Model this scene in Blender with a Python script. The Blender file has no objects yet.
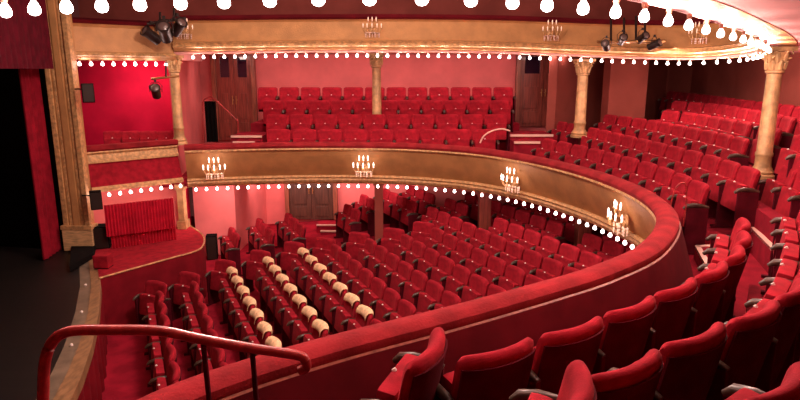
import bpy, bmesh, math, random
from mathutils import Vector, Matrix
random.seed(7)
PI = math.pi
F = 600.0; YH = 70.0; ZC = 4.35
TILT = math.atan((200 - YH) / F)
col = bpy.context.scene.collection

# ---------------------------------------------------------------- measuring helpers
def ray(x, y):
    a = x - 400; b = 200 - y
    return (a, F*math.cos(TILT) + b*math.sin(TILT), -F*math.sin(TILT) + b*math.cos(TILT))
def atz(x, y, dz):                     # point at height dz relative to eye height
    r = ray(x, y); t = dz / r[2]
    return Vector((r[0]*t, r[1]*t, ZC + dz))
def aty(x, y, D):                      # point at distance D
    r = ray(x, y); t = D / r[1]
    return Vector((r[0]*t, D, ZC + r[2]*t))
def proj(P):
    c = math.cos(TILT); s = math.sin(TILT); Z = P[2] - ZC
    d = P[1]*c - Z*s; u = P[1]*s + Z*c
    return 400 + F*P[0]/d, 200 - F*u/d

# ---------------------------------------------------------------- materials
def mat(name, color, rough=0.6, metal=0.0, noise=0.0, nscale=8.0, bump=0.0, bscale=40.0, sheen=0.0, emit=None, estr=0.0,
        trans=0.0, coat=0.0, stretch=None, color2=None):
    m = bpy.data.materials.new(name); m.use_nodes = True
    nt = m.node_tree; b = nt.nodes['Principled BSDF']
    b.inputs['Base Color'].default_value = (*color, 1)
    b.inputs['Roughness'].default_value = rough
    b.inputs['Metallic'].default_value = metal
    b.inputs['Specular IOR Level'].default_value = .12 if rough >= .7 else .5
    if sheen: b.inputs['Sheen Weight'].default_value = sheen; b.inputs['Sheen Roughness'].default_value = .4; b.inputs['Sheen Tint'].default_value = (1, .15, .15, 1)
    if coat: b.inputs['Coat Weight'].default_value = coat
    if trans: b.inputs['Transmission Weight'].default_value = trans
    if emit:
        b.inputs['Emission Color'].default_value = (*emit, 1); b.inputs['Emission Strength'].default_value = estr
        m.cycles.emission_sampling = 'NONE'
    tc = nt.nodes.new('ShaderNodeTexCoord')
    vec = tc.outputs['Object']
    if stretch:
        mp = nt.nodes.new('ShaderNodeMapping'); mp.inputs['Scale'].default_value = stretch
        nt.links.new(vec, mp.inputs['Vector']); vec = mp.outputs['Vector']
    if noise:
        n = nt.nodes.new('ShaderNodeTexNoise'); n.inputs['Scale'].default_value = nscale; n.inputs['Detail'].default_value = 4
        nt.links.new(vec, n.inputs['Vector'])
        r = nt.nodes.new('ShaderNodeValToRGB')
        c2 = color2 or tuple(c*(1-noise) for c in color)
        r.color_ramp.elements[0].position = .35; r.color_ramp.elements[1].position = .65
        r.color_ramp.elements[0].color = (*c2, 1); r.color_ramp.elements[1].color = (*[min(1, c*(1+noise*.4)) for c in color], 1)
        nt.links.new(n.outputs['Fac'], r.inputs['Fac']); nt.links.new(r.outputs['Color'], b.inputs['Base Color'])
    if bump:
        n2 = nt.nodes.new('ShaderNodeTexNoise'); n2.inputs['Scale'].default_value = bscale; n2.inputs['Detail'].default_value = 3
        nt.links.new(vec, n2.inputs['Vector'])
        bp = nt.nodes.new('ShaderNodeBump'); bp.inputs['Strength'].default_value = bump; bp.inputs['Distance'].default_value = .02
        nt.links.new(n2.outputs['Fac'], bp.inputs['Height']); nt.links.new(bp.outputs['Normal'], b.inputs['Normal'])
    return m
M = {
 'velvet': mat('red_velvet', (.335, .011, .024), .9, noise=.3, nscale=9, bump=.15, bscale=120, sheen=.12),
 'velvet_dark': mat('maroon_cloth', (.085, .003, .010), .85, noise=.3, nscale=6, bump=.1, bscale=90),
 'rail_velvet': mat('rail_velvet', (.28, .018, .024), .9, noise=.3, nscale=5, bump=.25, bscale=60, sheen=.12),
 'carpet': mat('red_carpet', (.30, .012, .028), .95, noise=.3, nscale=4, bump=.3, bscale=150),
 'stall_carpet': mat('stalls_carpet', (.34, .010, .028), .95, noise=.3, nscale=4, bump=.3, bscale=150),
 'panel_red': mat('red_painted_panel', (.11, .004, .009), .85, noise=.25, nscale=3),
 'armwood': mat('dark_arm_wood', (.060, .034, .022), .35, noise=.4, nscale=14),
 'iron': mat('seat_iron', (.05, .008, .010), .5),
 'tag': mat('number_tag', (.9, .82, .75), .35),
 'cloth': mat('cream_cloth', (.90, .60, .34), .85, noise=.25, nscale=20, bump=.3, bscale=70),
 'gold': mat('gilded_plaster', (.54, .27, .10), .55, metal=.05, noise=.18, nscale=3.5, bump=.4, bscale=45),
 'gold_trim': mat('gilded_moulding', (.66, .38, .16), .42, metal=.15, noise=.35, nscale=16, bump=.6, bscale=55),
 'gold_col': mat('gilded_column', (.58, .35, .155), .45, metal=.2, noise=.35, nscale=7, bump=.5, bscale=40),
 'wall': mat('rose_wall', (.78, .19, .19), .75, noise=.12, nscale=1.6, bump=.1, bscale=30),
 'wall_dim_red': mat('dim_red_wall', (.33, .08, .06), .8, noise=.15, nscale=1.6, bump=.1, bscale=30),  # wall colour darkened for the dimmer right side; also the red pillar
 'crimson': mat('crimson_wall', (.62, .008, .05), .8, noise=.15, nscale=2),
 'curtain': mat('curtain_velvet', (.50, .008, .030), .85, noise=.25, nscale=5, sheen=.3),
 'house_curtain': mat('house_curtain_velvet', (.27, .007, .02), .9, noise=.3, nscale=5),
 'skirt': mat('stage_skirt_cloth', (.20, .006, .014), .9, noise=.2, nscale=5),
 'soffit': mat('soffit_plaster', (.90, .45, .42), .7, noise=.15, nscale=2),
 'ceiling': mat('ceiling_plaster', (.22, .05, .04), .8, noise=.2, nscale=1.5),
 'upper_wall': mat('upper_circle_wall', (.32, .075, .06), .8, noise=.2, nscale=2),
 'black': mat('black_cloth', (.004, .003, .003), .95),
 'stage_floor': mat('black_stage_boards', (.008, .005, .004), .5, noise=.5, nscale=2.5, stretch=(1, 12, 1)),
 'lip_wood': mat('stage_edge_wood', (.30, .165, .075), .45, noise=.35, nscale=3, stretch=(6, 2, 1)),
 'lip_metal': mat('footlight_trough_metal', (.24, .18, .12), .45, metal=.2, noise=.3, nscale=4),
 'door': mat('mahogany_door', (.27, .055, .038), .35, noise=.4, nscale=4, stretch=(6, 6, .6), coat=.3),
 'door_dark': mat('dark_walnut_door', (.10, .035, .022), .45, noise=.4, nscale=4, stretch=(6, 6, .6)),
 'frame': mat('door_frame_wood', (.30, .085, .05), .4, noise=.4, nscale=5, stretch=(6, 6, .6)),
 'glass': mat('dark_door_glass', (.01, .006, .02), .04, coat=1.0),
 'nosing': mat('pale_step_nosing', (.80, .52, .42), .45),
 'rail_paint': mat('red_enamel_tube', (.42, .035, .035), .32, noise=.4, nscale=22, coat=.4),
 'brass': mat('worn_brass', (.55, .30, .12), .3, metal=.8),
 'dark_metal': mat('dark_lamp_metal', (.03, .018, .015), .45, metal=.4),
 'lamp_glass': mat('lamp_lens', (.12, .08, .07), .2, coat=.8),
 'bulb': mat('glowing_bulb', (1, .9, .85), .3, emit=(1.0, .80, .76), estr=7.0),
 'candle': mat('glowing_candle', (1, .8, .7), .3, emit=(1.0, .72, .62), estr=3.2),
 'candle_dim': mat('faint_glow_ivory', (.8, .55, .4), .4, emit=(1.0, .6, .45), estr=.5),  # faint glow put into unlit candles and the drops of lit sconces
 'crystal': mat('crystal_drops', (.95, .75, .68), .08, coat=1.0),
 'socket': mat('bulb_socket', (.5, .22, .14), .4, metal=.3),
 'plinth': mat('pilaster_plinth', (.66, .42, .20), .55, noise=.3, nscale=9, stretch=(1, 1, 6)),
}

# ---------------------------------------------------------------- mesh helpers
class MB:
    def __init__(s): s.bm = bmesh.new()
    def quad(s, pts):
        try: s.bm.faces.new([s.bm.verts.new(p) for p in pts])
        except ValueError: pass
        return s
    def box(s, c, size, rz=0.0, bev=0.0, ry=0.0, rx=0.0):
        m = Matrix.Translation(Vector(c)) @ Matrix.Rotation(rz, 4, 'Z') @ Matrix.Rotation(ry, 4, 'Y') @ Matrix.Rotation(rx, 4, 'X') @ Matrix.Diagonal((*size, 1))
        g = bmesh.ops.create_cube(s.bm, size=1, matrix=m)
        if bev:
            es = {e for v in g['verts'] for e in v.link_edges}
            bmesh.ops.bevel(s.bm, geom=list(es), offset=bev, segments=2, affect='EDGES', profile=.7)
        return s
    def tube(s, pts, r, n=8, closed=False, cap=True):
        pts = [Vector(p) for p in pts]; rings = []
        for i, p in enumerate(pts):
            a = pts[max(0, i-1)]; b = pts[min(len(pts)-1, i+1)]
            t = (b - a).normalized()
            up = Vector((0, 0, 1)) if abs(t.z) < .9 else Vector((0, 1, 0))
            u = t.cross(up).normalized(); v = u.cross(t)
            rr = r[i] if isinstance(r, (list, tuple)) else r
            rings.append([s.bm.verts.new(p + u*rr*math.cos(k*2*PI/n) + v*rr*math.sin(k*2*PI/n)) for k in range(n)])
        for a, b in zip(rings, rings[1:]):
            for k in range(n): s.bm.faces.new((a[k], a[(k+1) % n], b[(k+1) % n], b[k]))
        if cap: s.bm.faces.new(rings[0][::-1]); s.bm.faces.new(rings[-1])
        return s
    def lathe(s, prof, c=(0, 0, 0), n=16, flute=0, fd=0.0):
        rings = []
        for r, z in prof:
            ring = []
            for k in range(n):
                a = k*2*PI/n; rr = max(r, 1e-4)
                if flute: rr *= 1 - fd*(.5+.5*math.cos(a*flute))
                ring.append(s.bm.verts.new((c[0]+rr*math.cos(a), c[1]+rr*math.sin(a), c[2]+z)))
            rings.append(ring)
        for a, b in zip(rings, rings[1:]):
            for k in range(n): s.bm.faces.new((a[k], a[(k+1) % n], b[(k+1) % n], b[k]))
        s.bm.faces.new(rings[0][::-1]); s.bm.faces.new(rings[-1])
        return s
    def sphere(s, c, r, seg=10, rings=7, sc=(1, 1, 1)):
        bmesh.ops.create_uvsphere(s.bm, u_segments=seg, v_segments=rings, radius=1,
            matrix=Matrix.Translation(Vector(c)) @ Matrix.Diagonal((r*sc[0], r*sc[1], r*sc[2], 1)))
        return s
    def sweep(s, path, prof, closed=True):
        """path: points (x, y, z); prof: (offset away from the hall, height). closed: profile is a closed loop, ends capped."""
        nrm = normals(path); rings = []
        for p, n in zip(path, nrm):
            rings.append([s.bm.verts.new((p[0]+n[0]*o, p[1]+n[1]*o, p[2]+h)) for o, h in prof])
        m = len(prof)
        for a, b in zip(rings, rings[1:]):
            for k in range(m if closed else m-1):
                s.bm.faces.new((a[k], b[k], b[(k+1) % m], a[(k+1) % m]))
        if closed: s.bm.faces.new(rings[0]); s.bm.faces.new(rings[-1][::-1])
        return s
    def slab(s, poly, z0, z1):
        """prism over a polygon (x, y)"""
        lo = [s.bm.verts.new((x, y, z0)) for x, y in poly]; hi = [s.bm.verts.new((x, y, z1)) for x, y in poly]
        n = len(poly)
        s.bm.faces.new(hi); s.bm.faces.new(lo[::-1])
        for k in range(n): s.bm.faces.new((lo[k], lo[(k+1) % n], hi[(k+1) % n], hi[k]))
        return s
    def ribbon(s, A, B, z0, z1):
        """solid strip between two polylines with the same number of points"""
        n = len(A)
        a0 = [s.bm.verts.new((p[0], p[1], z0)) for p in A]; a1 = [s.bm.verts.new((p[0], p[1], z1)) for p in A]
        b0 = [s.bm.verts.new((p[0], p[1], z0)) for p in B]; b1 = [s.bm.verts.new((p[0], p[1], z1)) for p in B]
        for i in range(n-1):
            for q in ((a1[i], a1[i+1], b1[i+1], b1[i]), (a0[i], b0[i], b0[i+1], a0[i+1]), (a0[i], a0[i+1], a1[i+1], a1[i]), (b0[i], b1[i], b1[i+1], b0[i+1])):
                s.bm.faces.new(q)
        s.bm.faces.new((a0[0], a1[0], b1[0], b0[0])); s.bm.faces.new((a0[-1], b0[-1], b1[-1], a1[-1]))
        return s
    def build(s, name, m, parent=None, smooth=False, loc=None):
        bmesh.ops.recalc_face_normals(s.bm, faces=s.bm.faces[:])
        me = bpy.data.meshes.new(name); s.bm.to_mesh(me); s.bm.free()
        me.materials.append(M[m])
        if smooth:
            for p in me.polygons: p.use_smooth = True
            try: me.set_sharp_from_angle(angle=math.radians(45))
            except Exception: pass
        o = bpy.data.objects.new(name, me); col.objects.link(o)
        if parent: o.parent = parent
        if loc: o.location = loc
        return o

def normals(path):
    """unit normals in plan, to the left of the travel direction"""
    out = []
    for i in range(len(path)):
        a = path[max(0, i-1)]; b = path[min(len(path)-1, i+1)]
        t = Vector((b[0]-a[0], b[1]-a[1])).normalized()
        out.append(Vector((-t.y, t.x)))
    return out
def spline(ctrl, n=10):
    P = [Vector(c) for c in ctrl]; P = [2*P[0]-P[1]] + P + [2*P[-1]-P[-2]]
    out = []
    for i in range(1, len(P)-2):
        for k in range(n):
            t = k/n; a, b, c, d = P[i-1:i+3]
            out.append(.5*((2*b) + (c-a)*t + (2*a-5*b+4*c-d)*t*t + (3*b-a-3*c+d)*t**3))
    out.append(P[-2]); return out
def resample(path, n=None, step=None, start=0.0):
    path = [Vector(p) for p in path]
    L = [0]
    for a, b in zip(path, path[1:]): L.append(L[-1] + (b-a).length)
    T = L[-1]
    if step: ds = []; d = start; 
    if step:
        while d <= T + 1e-6: ds.append(d); d += step
    else: ds = [T*i/(n-1) for i in range(n)]
    out = []; j = 0
    for d in ds:
        while j < len(L)-2 and L[j+1] < d: j += 1
        t = (d-L[j])/max(1e-9, L[j+1]-L[j])
        out.append(path[j].lerp(path[j+1], min(max(t, 0), 1.0)))
    return out
def offs(path, o):
    return [Vector((p[0]+n[0]*o, p[1]+n[1]*o, p[2] if len(p) > 2 else 0)) for p, n in zip(path, normals(path))]
def length(path): return sum((Vector(b)-Vector(a)).length for a, b in zip(path, path[1:]))

def tag(o, label=None, cat=None, group=None, kind=None):
    if label: o['label'] = label
    if cat: o['category'] = cat
    if group: o['group'] = group
    if kind: o['kind'] = kind
    return o
def empty(name, loc, rz=0.0):
    o = bpy.data.objects.new(name, None); col.objects.link(o); o.location = loc; o.rotation_euler = (0, 0, rz)
    o.empty_display_size = .1
    return o
def struct(o): o['kind'] = 'structure'; return o
def copy_tree(o, parent=None):
    c = o.copy(); col.objects.link(c); c.parent = parent
    for ch in list(o.children): copy_tree(ch, c)
    return c
_ones = ['', 'first', 'second', 'third', 'fourth', 'fifth', 'sixth', 'seventh', 'eighth', 'ninth', 'tenth', 'eleventh', 'twelfth', 'thirteenth',
         'fourteenth', 'fifteenth', 'sixteenth', 'seventeenth', 'eighteenth', 'nineteenth']
_tens = {2: 'twent', 3: 'thirt', 4: 'fort', 5: 'fift', 6: 'sixt', 7: 'sevent', 8: 'eight', 9: 'ninet'}
def ordi(n):
    if n < 20: return _ones[n]
    if n >= 100: return 'hundred and ' + (ordi(n-100) if n > 100 else 'zeroth') if n > 100 else 'hundredth'
    t, u = divmod(n, 10)
    return _tens[t] + ('ieth' if u == 0 else 'y-' + _ones[u])

# ================================================================ PLAN CURVES (relative heights z = ZC + dz)
R_IN = spline([(-4.45, 12.32), (-4.1, 12.42), (-3.3, 12.6), (-2.1, 12.75), (-1.0, 12.75), (0.1, 12.6), (1.3, 12.0), (2.15, 11.0), (2.77, 9.6), (3.03, 8.3), (3.02, 7.2), (2.75, 6.2),
               (2.16, 5.22), (1.55, 4.62), (1.0, 4.22), (.3, 3.76), (-.5, 3.27), (-1.08, 2.82), (-1.38, 2.42), (-1.62, 1.9), (-1.8, 1.3)], 10)
R_IN = [Vector((p[0], p[1], ZC)) for p in R_IN]
def plan(path, dz): return [Vector((p[0], p[1], ZC+dz)) for p in path]
# path travels from the far left clockwise; hall lies to the right, so +offset leads away from the hall

# ---------------- lower circle: rail, fascia, soffit
rail = empty('balcony_parapet', (0, 0, 0))
tag(rail, 'curved horseshoe front of the lower balcony with gilded face and red velvet rail', 'balcony')
MB().sweep(R_IN, [(0, -1.63), (-.02, -1.58), (.0, -1.545), (.05, -1.52), (.12, -1.51), (.165, -1.52), (.205, -1.55), (.21, -1.60), (.19, -1.63)]).build('velvet_rail', 'rail_velvet', rail, True)
MB().sweep(R_IN, [(.02, -1.63), (.05, -1.70), (.28, -2.26), (.33, -2.30), (.33, -2.46), (.40, -2.46), (.36, -2.26), (.12, -1.63)]).build('gilded_face', 'gold', rail, True)
MB().sweep(R_IN, [(.0, -1.63), (-.01, -1.66), (.02, -1.69), (.08, -1.70), (.10, -1.63)]).build('upper_moulding', 'gold_trim', rail, True)
MB().sweep(R_IN, [(.25, -2.26), (.22, -2.30), (.26, -2.33), (.24, -2.37), (.27, -2.42), (.34, -2.43), (.34, -2.26)]).build('lower_moulding', 'gold_trim', rail, True)
MB().sweep(R_IN, [(.19, -1.61), (.23, -1.61), (.44, -2.30), (.40, -2.30)]).build('rear_panel', 'panel_red', rail)
MB().sweep(R_IN, [(.205, -1.60), (.225, -1.61), (.225, -1.62), (.205, -1.63)]).build('rear_trim', 'frame', rail)

# ================================================================ SEATS
SW = .49
def padded(w, z0, z1, th, curve, recline, round_top=.06, nx=14, crown=.0):
    """upholstered back, front towards +Y; plan curvature brings the side ends forward"""
    mb = MB(); bm = mb.bm; rings = []
    H = z1 - z0
    prof = []
    for a in range(0, 9):      # rounded top from back to front
        t = PI*(1 - a/8.0)
        prof.append((math.cos(t)*th/2, H - round_top + math.sin(t)*round_top))
    prof = [(-th/2, 0)] + prof + [(th/2, H*.5), (th*.45, 0)]
    for i in range(nx+1):
        u = -1 + 2*i/nx; x = u*w/2
        k = 1 - .6*max(0, abs(u)-.9)/.1       # thinner at ends
        dz = -.028*max(0, abs(u)-.8)**2/.04
        ring = []
        for (y, z) in prof:
            zz = z + (dz*(z/H) if z > 0 else 0) + crown*(1-u*u)*(z/H)
            ring.append(bm.verts.new((x, y*k + curve*u*u - recline*z/H, z0+zz)))
        rings.append(ring)
    m = len(prof)
    for a, b in zip(rings, rings[1:]):
        for k in range(m): bm.faces.new((a[k], b[k], b[(k+1) % m], a[(k+1) % m]))
    bm.faces.new(rings[0]); bm.faces.new(rings[-1][::-1])
    return mb
def make_seat(both, pitch=.54, tagged=True):
    root = empty('theatre_seat', (0, 0, 0))
    padded(SW, .36, .87, .085, .055, .10).build('backrest', 'velvet', root, True).location = (0, .04, 0)
    # rear shell: thin curved board hugging the back below the roll
    mb = MB(); rows = []
    for th in (-.058, -.046):
        g = []
        for i in range(11):
            u = -1+2*i/10
            g.append([(u*SW*.49, .04 + th + .055*u*u - .10*h/.51 + (.012 if abs(u) > .95 else 0), .36+h) for h in (-.10, .10, .30, .445)])
        rows.append(g)
    bm = mb.bm; V = [[[bm.verts.new(p) for p in c] for c in g] for g in rows]
    for g in V:
        for i in range(10):
            for j in range(3): bm.faces.new((g[i][j], g[i+1][j], g[i+1][j+1], g[i][j+1]))
    for i in range(10):
        bm.faces.new((V[0][i][0], V[0][i+1][0], V[1][i+1][0], V[1][i][0])); bm.faces.new((V[0][i][3], V[0][i+1][3], V[1][i+1][3], V[1][i][3]))
    for j in range(3):
        bm.faces.new((V[0][0][j], V[0][0][j+1], V[1][0][j+1], V[1][0][j])); bm.faces.new((V[0][10][j], V[0][10][j+1], V[1][10][j+1], V[1][10][j]))
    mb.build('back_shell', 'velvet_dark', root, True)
    cu = MB().box((0, .15, .50), (SW-.05, .11, .36), bev=.035, rx=.14).build('seat_cushion', 'velvet', root, True)
    if tagged:
        MB().tube([(0, .160, .676), (0, .169, .690)], .013, 8).build('number_tag', 'tag', cu)
    sides = (-1, 1) if both else (-1,)
    for s in sides:
        x = s*pitch/2
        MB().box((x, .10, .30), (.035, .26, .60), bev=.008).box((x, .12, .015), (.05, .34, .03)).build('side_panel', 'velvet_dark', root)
        pts = [(x, -.03, .60), (x, .06, .625), (x, .15, .632), (x, .23, .618), (x, .27, .585)]
        MB().tube(pts, [.018, .026, .029, .028, .016], 10).build('armrest', 'armwood', root, True)
    return root
seatA = make_seat(False); seatB = make_seat(True)
used = {'a': False, 'b': False}
TAKEN = []
COLS = []
def seat(P, rz, end, label, group, sc=1.0, force=False):
    """P: point of the top of the backrest"""
    for q, r_ in COLS:
        if (Vector(P).xy - q).length < r_ and (P[2] > ZC-2.2) == (r_ != .45): return None
    for q in TAKEN:
        if (Vector(P) - q).length < (.43 if sc > .9 or sc < .86 and 0 else .2) and not force: return None
    TAKEN.append(Vector(P))
    key = 'b' if end else 'a'; src = seatB if end else seatA
    if used[key]: o = copy_tree(src)
    else: o = src; used[key] = True
    h = .87*sc
    o.location = (P[0], P[1], P[2]-h); o.rotation_euler = (0, 0, rz)
    o.scale = (sc, sc, sc)
    tag(o, label, 'seat', group)
    return o
def facing(dx, dy): return math.atan2(-dx, dy)     # local +Y turned to (dx, dy)

def col_xy(px, D, zb): return Vector(((px-400)*(D*math.cos(TILT)-zb*math.sin(TILT))/F, D))

COLS += [(col_xy(377, 14.75, -1.62), .41), (col_xy(379, 14.1, -3.4), .45), (col_xy(484, 13.1, -3.4), .45), (col_xy(582, 11.6, -3.4), .45), (col_xy(579, 13.7, -1.5), .42), (col_xy(761, 8.5, -1.42), .46)]
def row(pts, label_fn, group, pitch=.54, centre=(-.5, 8.2), start=.27, sc=1.0, skip=None, flip=False, zshift=0):
    """seats along a polyline of backrest tops, facing the hall centre"""
    pts = [Vector(p) for p in pts]
    ps = resample(pts, step=pitch, start=start)
    if length(pts) - (start + pitch*(len(ps)-1)) < pitch*.3 and len(ps) > 1: pass
    out = []; n = len(ps); idx = 0
    dense = resample(pts, n=60)
    for i, p in enumerate(ps):
        a = ps[max(0, i-1)]; b = ps[min(n-1, i+1)]
        t = (b-a).xy.normalized() if n > 1 else (pts[-1]-pts[0]).xy.normalized()
        nn = Vector((-t.y, t.x))
        if nn.dot(Vector((centre[0]-p.x, centre[1]-p.y))) < 0: nn = -nn
        if skip and skip(p): continue
        idx += 1
        out.append((p, nn, idx))
    for j, (p, nn, i) in enumerate(out):
        q = p + Vector((0, 0, zshift))
        seat(q, facing(nn.x, nn.y), j == len(out)-1 or True if False else (j in (0, len(out)-1)), label_fn(i), group, sc)
    return out

# ---------------- A: straight far block
A_D = [13.5, 14.32, 15.12, 15.92]; A_Z = [-1.30, -1.03, -.74, -.44]
A_px = [(266, 497), (265, 508), (262, 512), (257, 514)]
A_lines = []
names = ['front', 'second', 'third', 'back']
for k in range(4):
    d = (A_D[k]*math.cos(TILT) - A_Z[k]*math.sin(TILT))
    x0 = (A_px[k][0]-400)*d/F; x1 = (A_px[k][1]-400)*d/F
    n = max(1, round((x1-x0)/.56)); pitch = (x1-x0)/n
    A_lines.append((x0, x1))
    for i in range(n):
        seat(Vector((x0+pitch*(i+.5), A_D[k], ZC+A_Z[k])), facing(0, -1), i == n-1,
             f'red tip-up seat, {ordi(i+1)} from the left in the {names[k]} row of the far balcony block', f'{names[k]} row seats of the far balcony block', pitch/.54)

# ---------------- B: curved block at the back of the house
B = [([(543, 138), (587, 147), (608, 152), (631, 158), (650, 163), (671, 170), (690, 178), (709, 187)], -1.40),
     ([(558, 121), (594, 128), (616, 133), (638, 138), (660, 143), (690, 150), (717, 157), (737, 163), (758, 171)], -1.25),
     ([(604, 114), (638, 118), (659, 121), (690, 127), (711, 131), (731, 135), (760, 143)], -1.03),
     ([(645, 108.5), (651, 110), (682, 111), (703, 114), (722, 118), (743, 121), (783, 130), (806, 136), (850, 148)], -.84),
     ([(672, 100.5), (692, 102), (712, 103), (731, 106), (750, 109), (790, 117), (812, 122), (860, 133)], -.71),
     ([(668, 91), (710, 95), (744, 100), (783, 104), (808, 107.5), (870, 117)], -.615)]
def smooth_line(pts, z, n=24, it=6):
    P = [atz(x, y, z) for x, y in pts]
    P = resample(P, n=n)
    for _ in range(it):
        Q = P[:]
        for i in range(1, n-1): Q[i] = (P[i-1]+P[i]*2+P[i+1])/4
        P = Q
    return P
B_rows = []
bn = ['front', 'second', 'third', 'fourth', 'fifth', 'back']
for k, (px, z) in enumerate(B):
    P = smooth_line(px, z); B_rows.append(P)
    row(P, lambda i, k=k: f'red tip-up seat, {ordi(i)} from the aisle doors in the {bn[k]} row of the curved block', f'{bn[k]} row seats of the curved balcony block', .55, centre=(-.5, 8.5))
# two short rows right of the gilded column
D1 = [atz(782, 164, -1.22), atz(812, 176, -1.22)]
row(D1, lambda i: f'red tip-up end seat, {ordi(i)} from the right-hand column behind the stepped aisle', 'seats right of the column', .55)
D2 = [atz(774, 147, -1.05), atz(818, 158, -1.05)]
row(D2, lambda i: f'red tip-up seat, {ordi(i)} to the right of the gilded column in the upper aisle row', 'upper seats right of the column', .55)

# ---------------- C: near rows seen from behind
C = [([(452, 356), (535, 335), (610, 310), (665, 287), (710, 268), (735, 249), (742, 231), (739, 213)], -1.33, .52),
     ([(584, 377), (602, 370), (667, 339), (731, 316), (776, 299), (800, 276), (812, 250), (815, 225), (808, 203)], -1.14, .50),
     ([(742, 402), (785, 369), (806, 356)], -.92, .47)]
C_rows = []
cn = ['front', 'second', 'third']
for k, (px, z, pitch) in enumerate(C):
    P = smooth_line(px, z, 28, 3 if k < 2 else 1); C_rows.append(P)
    row(P, lambda i, k=k: f'red velvet seat seen from behind, {ordi(i)} from the left in the {cn[k]} near row', f'{cn[k]} row of near balcony seats seen from behind', pitch, centre=(-1.5, 8.2), start=pitch/2, sc=pitch/.54)
seat(atz(424, 342, -1.30), facing(-.93, .35), True, 'red seat turned towards the stage at the left end of the front near row', None, .95, True)
seat(atz(570, 382, -1.10), facing(-.93, .35), True, 'red seat turned towards the stage at the left end of the second near row', None, .92, True)

# ---------------- stalls
du = Vector((-.42, .907)); dv = Vector((.907, .42))
def UV(u, v): return Vector((du.x*u+dv.x*v, du.y*u+dv.y*v))
def floor_z(v): return -4.42 + max(0, v-1.5)*.085
SV = [.3, .87, 1.57, 2.27, 2.98, 3.6, 4.3, 5.0, 5.7, 6.4, 7.1, 7.8, 8.5]
SU = [10.5, 10.75, 11.2, 11.35, 11.45, 11.3, 11.2, 11.0, 11.0, 12.0, 12.4, 12.6, 11.6]
near_edge = [(640, 262), (590, 280), (548, 292), (493, 302), (432, 317), (380, 328), (312, 343), (264, 354), (200, 373), (130, 400)]
def hidden(P):
    x, y = proj(P)
    if x > 655: return True
    for (xa, ya), (xb, yb) in zip(near_edge, near_edge[1:]):
        if xb <= x <= xa:
            ye = ya + (yb-ya)*(x-xa)/(xb-xa)
            return y > ye + 10
    return y > 410
fs = facing(-dv.x, -dv.y)
cloth_spots = []
srow = ['first', 'second', 'third', 'fourth', 'fifth', 'sixth', 'seventh', 'eighth', 'ninth', 'tenth', 'eleventh', 'twelfth', 'thirteenth']
for k, (v, u0) in enumerate(zip(SV, SU)):
    z = ZC + floor_z(v) + .87; i = 0
    while i < 16:
        u = u0 - .54*i
        p2 = UV(u, v); P = Vector((p2.x, p2.y, z))
        if hidden(P): break
        rz = fs; 
        if i == 0 and k < 9: rz = fs + math.radians(38); P = P + Vector((du.x*.1, du.y*.1, 0))
        lab = f'red stalls seat, {ordi(i+1)} from the far end of the {srow[k]} row from the stage'
        o = seat(P, rz, i == 0, lab, f'{srow[k]} row of stalls seats from the stage')
        if o and k in (2, 3, 4) and 1 <= i <= 7: cloth_spots.append((o, k, i))
        i += 1
# far stalls block beyond the cross aisle
far = [(2.05, 12.95, 2), (2.75, 12.75, 3), (3.45, 12.75, 3), (4.9, 13.1, 2), (5.6, 12.7, 4), (6.3, 12.9, 4), (7.0, 13.3, 3)]
for k, (v, ua, n) in enumerate(far):
    for i in range(n):
        p2 = UV(ua + .54*i, v)
        seat(Vector((p2.x, p2.y, ZC+floor_z(v)+.87)), fs, i == n-1, f'red stalls seat beyond the cross aisle, {ordi(i+1)} in the {srow[k]} short row', 'far stalls seats beyond the cross aisle')

# headrest cloths
def make_cloth():
    mb = MB(); bm = mb.bm
    nx = 10; rows = []
    w = SW*.74
    path = [(-.059, .79), (-.058, .83), (-.045, .868), (-.012, .884), (.030, .880), (.058, .85), (.066, .81), (.066, .78)]
    for off in (0, .006):
        g = []
        for i in range(nx+1):
            u = -1+2*i/nx
            g.append([bm.verts.new((u*w/2, .04 + y*(1+off*8) + .055*(u*.86)**2 - .10*(z-.36)/.51 + random.uniform(-.002, .002), z + off)) for y, z in path])
        rows.append(g)
    m = len(path)
    for g in rows:
        for i in range(nx):
            for j in range(m-1): bm.faces.new((g[i][j], g[i+1][j], g[i+1][j+1], g[i][j+1]))
    for i in range(nx):
        for j in (0, m-1): bm.faces.new((rows[0][i][j], rows[0][i+1][j], rows[1][i+1][j], rows[1][i][j]))
    for j in range(m-1):
        for i in (0, nx): bm.faces.new((rows[0][i][j], rows[0][i][j+1], rows[1][i][j+1], rows[1][i][j]))
    return mb.build('headrest_cloth', 'cloth', None, True)
c0 = make_cloth()
for n, (o, k, i) in enumerate(cloth_spots):
    c = c0 if n == 0 else c0.copy()
    if n: col.objects.link(c)
    c.location = o.location; c.rotation_euler = o.rotation_euler
    tag(c, f'cream cloth over the {ordi(i+1)} seat back from the far end, {["left", "middle", "right"][k-2]} clothed row', 'headrest cloth', 'cream headrest cloths in the stalls')

# ================================================================ BALCONY FLOORS
def flat(P): return [Vector((p[0], p[1], 0)) for p in P]
def struct_build(mb, name, m, **kw): return struct(mb.build(name, m, **kw))
base_out = [(-6.2, 17.2), (6.5, 17.2), (9.5, 14), (9.5, 5), (6.5, 2.6), (3.4, .2), (1.5, -1.4), (-3.4, -1.4), (-4.2, .4)]
inner = resample(offs(R_IN, .41), n=60)
poly = [(p.x, p.y) for p in inner] + [(x, y) for x, y in base_out[::-1]]
mb = MB()
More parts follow.
